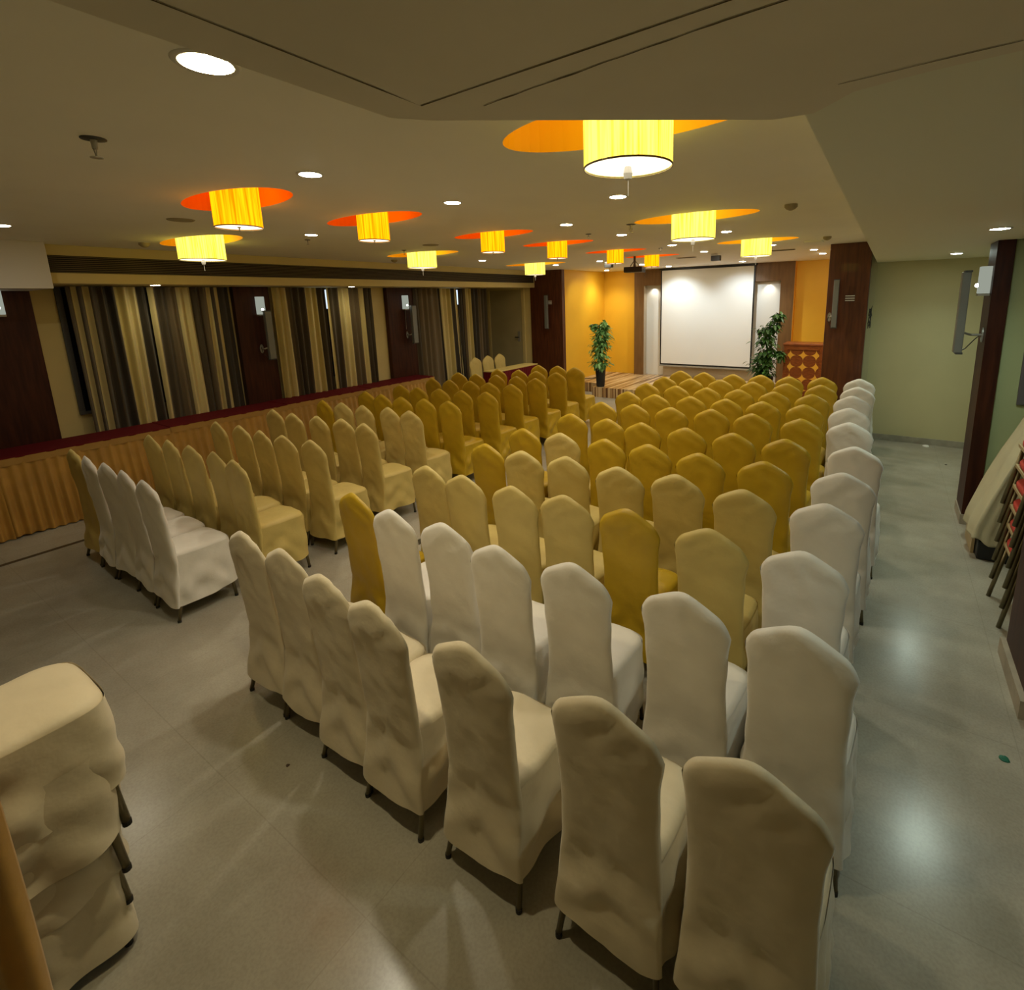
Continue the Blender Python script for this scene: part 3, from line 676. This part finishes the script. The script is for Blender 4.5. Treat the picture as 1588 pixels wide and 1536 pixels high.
    surf(bm, fs, nsk, 14); mk('skirt', bm, cm, t, smooth=True)
    for lx, ly, tx, ty in ((-.138, .100, -.168, .026), (.138, .100, .168, .026), (-.150, .37, -.164, .392), (.150, .37, .164, .392)):
        bm = BM(); tube(bm, [(lx, ly, .30), (tx, ty, .012)], .0125, 10, r1=.0105)
        lg = mk('leg', bm, M['leg'], t, smooth=True)
        bm = BM(); tube(bm, [(tx, ty, .016), (tx, ty, 0)], .0118, 10); mk('foot_cap', bm, M['rubber'], lg)
    return t
PROTO = {}
USED = set()
def chair(kind, x, y, rz, lab, grp, z=0):
    v = random.randrange(3); key = (kind, v)
    if key not in PROTO:
        PROTO[key] = build_chair({'white': 1, 'beige': 4, 'gold': 7, 'cream': 10}[kind]+v, M['c_'+kind], lab)
        t = PROTO[key]; t.location = (x, y, z); t.rotation_euler = (0, 0, rz); t['label'] = lab; t['group'] = grp; return t
    return dup(PROTO[key], (x, y, z), rz, lab, grp)
random.seed(11)
RBP = [[(-2.61, 1.08), (-2.25, 1.08), (-1.88, 1.04), (-1.54, 1.02), (-1.07, 1.03), (-.58, 1.05), (-.18, 1.06)],
 [(-2.57, 1.68), (-2.17, 1.63), (-1.80, 1.65), (-1.41, 1.60), (-1.03, 1.64), (-.56, 1.66), (-.16, 1.66)],
 [(-2.56, 2.25), (-2.21, 2.23), (-1.81, 2.23), (-1.46, 2.26), (-1.07, 2.26), (-.63, 2.24), (-.22, 2.22)],
 [(-2.56, 2.86), (-2.19, 2.84), (-1.83, 2.88), (-1.41, 2.85), (-1.03, 2.89), (-.61, 2.83), (-.19, 2.83)],
 [(-2.58, 3.38), (-2.21, 3.40), (-1.80, 3.41), (-1.44, 3.43), (-1.04, 3.39), (-.61, 3.41), (-.15, 3.40)],
 [(-2.51, 4.06), (-2.10, 4.03), (-1.76, 4.03), (-1.36, 4.03), (-.97, 4.04), (-.58, 4.04), (-.12, 4.05)],
 [(-2.51, 4.69), (-2.15, 4.73), (-1.76, 4.75), (-1.38, 4.84), (-.99, 4.81), (-.57, 4.79), (-.20, 4.82)],
 [(-2.52, 5.37), (-2.16, 5.33), (-1.77, 5.39), (-1.39, 5.41), (-1.02, 5.43), (-.63, 5.44), (-.24, 5.45)],
 [(-2.55, 6.01), (-2.15, 5.98), (-1.77, 6.0), (-1.41, 6.04), (-1.02, 6.05), (-.63, 6.05), (-.25, 6.12)],
 [(-2.54, 6.61), (-2.17, 6.60), (-1.79, 6.66), (-1.38, 6.65), (-.99, 6.68), (-.61, 6.72), (-.23, 6.74)],
 [(-2.54, 7.26), (-2.18, 7.23), (-1.76, 7.2), (-1.41, 7.28), (-1.05, 7.28), (-.66, 7.36), (-.24, 7.40)]]
LBP = [[(-5.48, 1.15), (-5.11, 1.14), (-4.74, 1.15), (-4.40, 1.15), (-4.01, 1.14)],
 [(-5.44, 1.66), (-5.08, 1.67), (-4.70, 1.68), (-4.31, 1.69), (-3.94, 1.66)],
 [(-5.46, 2.21), (-5.07, 2.24), (-4.68, 2.23), (-4.31, 2.23), (-3.94, 2.26)],
 [(-5.52, 2.80), (-5.13, 2.79), (-4.76, 2.83), (-4.41, 2.87), (-4.04, 2.85)],
 [(-5.50, 3.37), (-5.15, 3.38), (-4.79, 3.39), (-4.44, 3.45), (-4.08, 3.43)],
 [(-5.53, 3.98), (-5.17, 3.94), (-4.80, 3.93), (-4.45, 3.97), (-4.09, 4.0)],
 [(-5.52, 4.53), (-5.15, 4.50), (-4.79, 4.54), (-4.44, 4.58), (-4.07, 4.62)],
 [(-5.58, 5.17), (-5.21, 5.15), (-4.86, 5.20), (-4.51, 5.19), (-4.14, 5.21)],
 [(-5.62, 5.76), (-5.25, 5.76), (-4.89, 5.80), (-4.52, 5.82), (-4.14, 5.77)],
 [(-5.28, 6.32), (-4.91, 6.39), (-4.55, 6.37), (-4.18, 6.37)],
 [(-4.94, 6.99), (-4.58, 7.03), (-4.21, 6.97)]]
ROWN = ['nearest', 'second nearest', 'third nearest', 'fourth nearest', 'fifth nearest', 'sixth nearest', 'seventh nearest', 'eighth nearest', 'third farthest', 'second farthest', 'farthest']
CN = {'white': 'white', 'beige': 'champagne', 'gold': 'gold', 'cream': 'cream'}
for r, row in enumerate(RBP):
    for c, (x, y) in enumerate(row):
        if r == 0: k = 'cream'
        elif c == 6: k = 'white'
        elif r == 1: k = 'gold' if c == 0 else 'white'
        elif r == 2: k = 'gold' if c == 4 else 'beige'
        elif r == 3: k = 'gold' if c == 0 else 'beige'
        elif r == 4: k = 'beige' if c in (1,) else 'gold'
        else: k = 'gold'
        n = 7-c
        pos = 'beside the right aisle' if n == 1 else ('beside the middle aisle' if c == 0 else ordn(n)+' from the right aisle')
        chair(k, x, y, RD(random.uniform(-2.5, 2.5)), '%s covered chair %s, %s row of the right block' % (CN[k], pos, ROWN[r]), 'covered chairs in the right block')
for r, row in enumerate(LBP):
    for c, (x, y) in enumerate(row):
        if r == 0: k = 'beige' if c == 0 else 'white'
        elif r < 5: k = 'gold' if (r == 4 and c == 0) else 'beige'
        else: k = 'gold'
        n = len(row)-c
        pos = 'beside the middle aisle' if n == 1 else ('at the left end' if c == 0 else ordn(n)+' from the middle aisle')
        chair(k, x, y, RD(random.uniform(-3, 3)), '%s covered chair %s, %s row of the left block' % (CN[k], pos, ROWN[r]), 'covered chairs in the left block')
for i, (y, l) in enumerate(((7.52, 'leftmost'), (7.90, 'middle one'), (8.28, 'rightmost'))):
    chair('beige', -6.86, y, RD(-90), 'pale covered chair behind the small maroon table, %s of three' % l, 'chairs behind the small maroon table')

# covered chairs stacked at the lower left
lv = ['lowest', 'second from bottom', 'third from bottom', 'topmost']
for k in range(4):
    t = build_chair(20+k, M['c_cream'], 'cream covered chair, %s of the stack at the lower left corner' % lv[k], hem=(.03, .13, .15, .17)[k], wild=1.0)
    t['group'] = 'stacked covered chairs'
    t.location = (-2.125, -.09+.006*k, .142*k); t.rotation_euler = (0, 0, RD((-1, 1, -2, 1)[k]))
    t.scale = (1+.035*k, 1+.03*k, 1)
# gold cloth hung over them
bm = BM()
def fcl(u, v):
    s = u*.62; a = .042*(1-.4*v)
    return Vector((-1.80+.035*(1-v)+a*.6*sin(s*62+1.3*noise.noise(Vector((s*4, 0, v*1.5))))+.02*noise.noise(Vector((s*8, 3, v*3))), .105-s+.03*sin(v*3.1)*.3, .02+1.36*v))
surf(bm, fcl, 160, 24); o = mk('gold_cloth', bm, M['goldskirt'], smooth=True, solid=.004); tag(o, 'gold satin cloth hanging in folds at the lower left corner', 'cloth')

# ---------------------------------------------------------------- right alcove : red chair stack and draped stack
def red_chair(z, lab):
    t = thing('stacking_chair', lab, 'chair', (.77, 4.02, z), RD(90), 'uncovered red stacking chairs')   # faces -x
    # local: y forward (towards -x world), x sideways
    bm = BM(); n = 32; prof = [(.001, .475), (.8, .475), (.95, .465), (1, .45), (1, .43), (.97, .42)]
    rings = []
    for q, zz in prof:
        rings.append([bm.verts.new((.19*q*math.copysign(abs(cos(a))**.4, cos(a)), -.19+.19*q*math.copysign(abs(sin(a))**.4, sin(a)), zz)) for a in [2*pi*k/n for k in range(n)]])
    for A, B in zip(rings, rings[1:]):
        for k in range(n): bm.faces.new((A[k], A[(k+1) % n], B[(k+1) % n], B[k]))
    bm.faces.new(rings[0]); bm.faces.new(rings[-1]); mk('seat', bm, M['redseat'], t, smooth=True)
    bm = BM(); box(bm, -.195, .195, -.385, .002, .395, .42); mk('seat_frame', bm, M['goldtrim'], t, bevel=.004)
    bm = BM(); surf(bm, lambda u, v: Vector(((u-.5)*.36, -.41-.05*v, .55+.40*v-.05*(2*u-1)**4*v)), 12, 8); mk('backrest', bm, M['redseat'], t, smooth=True, solid=.03)
    for sx in (-1, 1):
        bm = BM(); tube(bm, [(sx*.185, -.03, .41), (sx*.20, .035, 0)], .013, 10); mk('leg', bm, M['leg'], t, smooth=True)
        bm = BM(); tube(bm, [(sx*.185, -.46, .96), (sx*.185, -.40, .42), (sx*.195, -.44, 0)], .013, 10); mk('leg', bm, M['leg'], t, smooth=True)
RL = ['lowest', 'second', 'third', 'fourth', 'fifth', 'topmost']
for k in range(6): red_chair(.135*k, 'red seated metal chair, %s from the floor in the right stack' % RL[k] if 0 < k < 5 else 'red seated metal chair, %s of the right stack' % RL[k])
t = thing('draped_stack', 'beige cloth draped over a leaning stack beside the red chairs', 'draped furniture', (.92, 5.0, 0))
bm = BM(); box(bm, -.19, .35, -.20, .24, .0, .15); mk('base', bm, M['black'], t, bevel=.01)
bm = BM(); box(bm, -.215, -.195, -.10, .24, .0, .17); mk('base_board', bm, M['goldtrim'], t)
bm = BM()
def fd(u, v):
    a = (u-.5)*2    # across, from far (+y) over front to near
    P = [(-.24, .17), (-.23, .25), (-.16, .50), (-.06, .80), (.05, 1.10), (.12, 1.24), (.22, 1.30)]
    q = v*(len(P)-1); i = min(int(q), len(P)-2); x = P[i][0]+(P[i+1][0]-P[i][0])*(q-i); z = P[i][1]+(P[i+1][1]-P[i][1])*(q-i)
    if abs(a) > .42:   # side falls
        k = (abs(a)-.42)/.58; y = math.copysign(.225, a); x = x+.40*k*(.9-.3*v); z = z-.06*k+.02*sin(k*14+v*4)
        y += math.copysign(.015*sin(k*16+v*3), a)
    else: y = a/.42*.225
    x += .010*noise.noise(Vector((a*5, v*4, 0)))+.006*sin(a*14)
    return Vector((x, y, z))
surf(bm, fd, 60, 40); mk('drape', bm, M['drape'], t, smooth=True, solid=.004)
# a further stacking chair just past the pier, only its leg in view
t = thing('stacking_chair', 'metal chair mostly outside the right edge, leg by the pier', 'chair', (.78, 2.62, 0), RD(90), 'uncovered red stacking chairs')
bm = BM(); box(bm, -.19, .19, -.38, 0, .42, .47); mk('seat', bm, M['redseat'], t, bevel=.015)
for sx in (-1, 1):
    bm = BM(); tube(bm, [(sx*.185, -.03, .42), (sx*.19, .02, 0)], .014, 10); mk('leg', bm, M['leg'], t, smooth=True)
    bm = BM(); tube(bm, [(sx*.185, -.42, .95), (sx*.185, -.38, .42), (sx*.19, -.41, 0)], .014, 10); mk('leg', bm, M['leg'], t, smooth=True)
bm = BM(); box(bm, -.18, .18, -.43, -.40, .55, .93); mk('backrest', bm, M['redseat'], t, bevel=.01)

# ---------------------------------------------------------------- lectern
t = thing('lectern', 'reddish wood lectern with yellow star-shaped inlays', 'lectern', (-1.22, 9.9, .209))
bm = BM(); box(bm, -.32, .32, 0, .38, 0, .94); mk('body', bm, M['lect'], t, bevel=.006)
bm = BM(); box(bm, -.34, .34, -.03, .40, .94, .985); mk('top', bm, M['lect'], t, bevel=.012)
bm = BM()
for a in ((-.32, -.26, 0, .94), (.26, .32, 0, .94), (-.26, .26, .87, .94), (-.26, .26, 0, .07)): box(bm, a[0], a[1], -.018, 0, a[2], a[3])
mk('frame', bm, M['lect'], t, bevel=.003)
R_ = .105
for iz in range(4):
    for ix in range(-1, 2):
        cx, cz = ix*2*R_, .10+iz*2*R_+.045
        if cz > .83: continue
        bm = BM(); pts = []
        for q, (sx, sz) in enumerate(((1, 1), (-1, 1), (-1, -1), (1, -1))):
            for k in range(7):
                a = pi/2*k/6
                pts.append((sx*(R_-R_*cos(a if q % 2 else pi/2-a)), sz*(R_-R_*sin(a if q % 2 else pi/2-a))))
        out = []
        for p_ in pts:
            x_ = clampf(cx+p_[0]*.92, -.255, .255)
            if not out or (abs(out[-1][0]-x_)+abs(out[-1][1]-p_[1])) > 1e-4: out.append((x_, p_[1]))
        if (abs(out[0][0]-out[-1][0])+abs(out[0][1]-out[-1][1])) < 1e-4: out.pop()
        a_ = [bm.verts.new((x_, -.006, cz+z_*.92)) for x_, z_ in out]; b_ = [bm.verts.new((x_, .001, cz+z_*.92)) for x_, z_ in out]
        bm.faces.new(a_)
        for k in range(len(a_)): bm.faces.new((a_[k], a_[(k+1) % len(a_)], b_[(k+1) % len(a_)], b_[k]))
        mk('star_inlay', bm, M['inlay'], t)

# ---------------------------------------------------------------- potted plants
def leaf(bm, p, d, L_, w, droop):
    d = d.normalized(); sd = d.cross(Vector((0, 0, 1)));
    if sd.length < .1: sd = Vector((1, 0, 0))
    sd.normalize(); prev = None
    for i, (s, ww) in enumerate(((0, .08), (.25, .8), (.55, 1), (.8, .6), (1, .03))):
        q = p+d*L_*s+Vector((0, 0, -droop*L_*s*s)); a = bm.verts.new(q+sd*w*ww*.5+Vector((0, 0, .15*w*ww))); b = bm.verts.new(q); c = bm.verts.new(q-sd*w*ww*.5+Vector((0, 0, .15*w*ww)))
        if prev: bm.faces.new((prev[0], a, b, prev[1])); bm.faces.new((prev[1], b, c, prev[2]))
        prev = (a, b, c)
def plant(loc, lab, blobs, stems, ml, n, seed, potr=.11, poth=.38, ls=.085):
    random.seed(seed)
    t = thing('potted_plant', lab, 'plant', loc)
    bm = BM(); lathe(bm, [(potr*.72, 0), (potr*.78, .01), (potr, poth-.02), (potr*1.04, poth), (potr*.93, poth), (potr*.90, poth-.03)], seg=28, capb=True); mk('pot', bm, M['potblack'], t, smooth=False)
    bm = BM(); lathe(bm, [(.001, poth-.03), (potr*.92, poth-.035)], seg=20); mk('soil', bm, M['soil'], t)
    bm = BM()
    for pts in stems: tube(bm, pts, .009, 6, r1=.003)
    mk('stems', bm, M['stem'], t)
    bm = BM()
    for k in range(n):
        c, r = random.choice(blobs)
        v = Vector((random.gauss(0, .5), random.gauss(0, .5), random.gauss(0, .5)))
        p = Vector(c)+Vector((v.x*r[0], v.y*r[0], v.z*r[1]))
        d = Vector((v.x+random.uniform(-.5, .5), v.y+random.uniform(-.5, .5), random.uniform(-.9, .3)))
        leaf(bm, p, d, ls*random.uniform(.7, 1.2), ls*.55, random.uniform(.1, .6))
    mk('foliage', bm, ml, t)
plant((-5.09, 9.52, .209), 'bushy variegated plant in a tall black pot on the stage edge', [((0, 0, .50), (.15, .10)), ((-.01, 0, .70), (.15, .12)), ((.02, 0, .88), (.15, .12)), ((.03, 0, 1.05), (.14, .12)), ((.06, 0, 1.20), (.11, .10)), ((.09, 0, 1.32), (.05, .06)), ((-.15, 0, 1.30), (.02, .02))],
      [[(0, 0, .34), (.01, 0, .7), (.05, 0, 1.3)], [(-.04, .02, .34), (-.03, .02, .6), (-.04, 0, 1.0), (-.14, 0, 1.29)], [(.04, -.02, .34), (.05, -.02, .9)]], M['leafL'], 900, 5, ls=.10)
plant((-1.79, 9.80, .209), 'tall sprawling green plant beside the screen right edge', [((-.02, 0, .45), (.12, .10)), ((-.14, 0, .50), (.12, .12)), ((.0, 0, .65), (.10, .12)), ((.0, 0, .85), (.14, .12)), ((-.04, 0, 1.05), (.15, .12)), ((-.06, 0, 1.22), (.13, .08)), ((.08, 0, 1.30), (.06, .10)), ((.14, 0, 1.47), (.05, .06)), ((.20, 0, .80), (.05, .05)), ((-.14, 0, .72), (.08, .08))],
      [[(0, 0, .34), (.0, 0, .8), (.04, 0, 1.2), (.15, 0, 1.52)], [(-.03, .02, .34), (-.08, .02, .6), (-.14, 0, .9)], [(.02, 0, .5), (.2, 0, .8)], [(0, 0, .6), (-.05, 0, 1.25)]], M['leafD'], 850, 6, ls=.10)

# cable on the stage, litter
bm = BM(); tube(bm, [(-6.0, 10.0, .211), (-5.9, 10.3, .214), (-5.75, 10.6, .214), (-5.85, 11.0, .214), (-5.9, 11.3, .22)], .008, 6); tag(mk('floor_cable', bm, M['black']), 'black cable lying on the stage along the yellow wall', 'cable')
def scrap(name, m, x, y, s, lab, cat):
    bm = BM(); bmesh.ops.create_icosphere(bm, subdivisions=2, radius=s)
    for v in bm.verts: v.co = v.co*(1+.6*noise.noise(v.co*40/s*.02+Vector((x, y, 0)))); v.co.z = abs(v.co.z)*.5
    tag(mk(name, bm, m, loc=(x, y, 0)), lab, cat)
scrap('paper_scrap', M['paper'], .57, 8.2, .035, 'crumpled white paper scrap on the floor at the end of the right aisle', 'paper')
scrap('green_scrap', M['scrap'], .60, 2.66, .018, 'small dark green scrap on the floor near the right pier', 'litter')
scrap('floor_crumb', M['litter'], .73, 7.4, .012, 'dark crumb on the right aisle floor near the far skirting', 'litter')
scrap('floor_crumb', M['litter'], -2.15, .95, .008, 'dark speck on the floor left of the nearest chairs', 'litter')
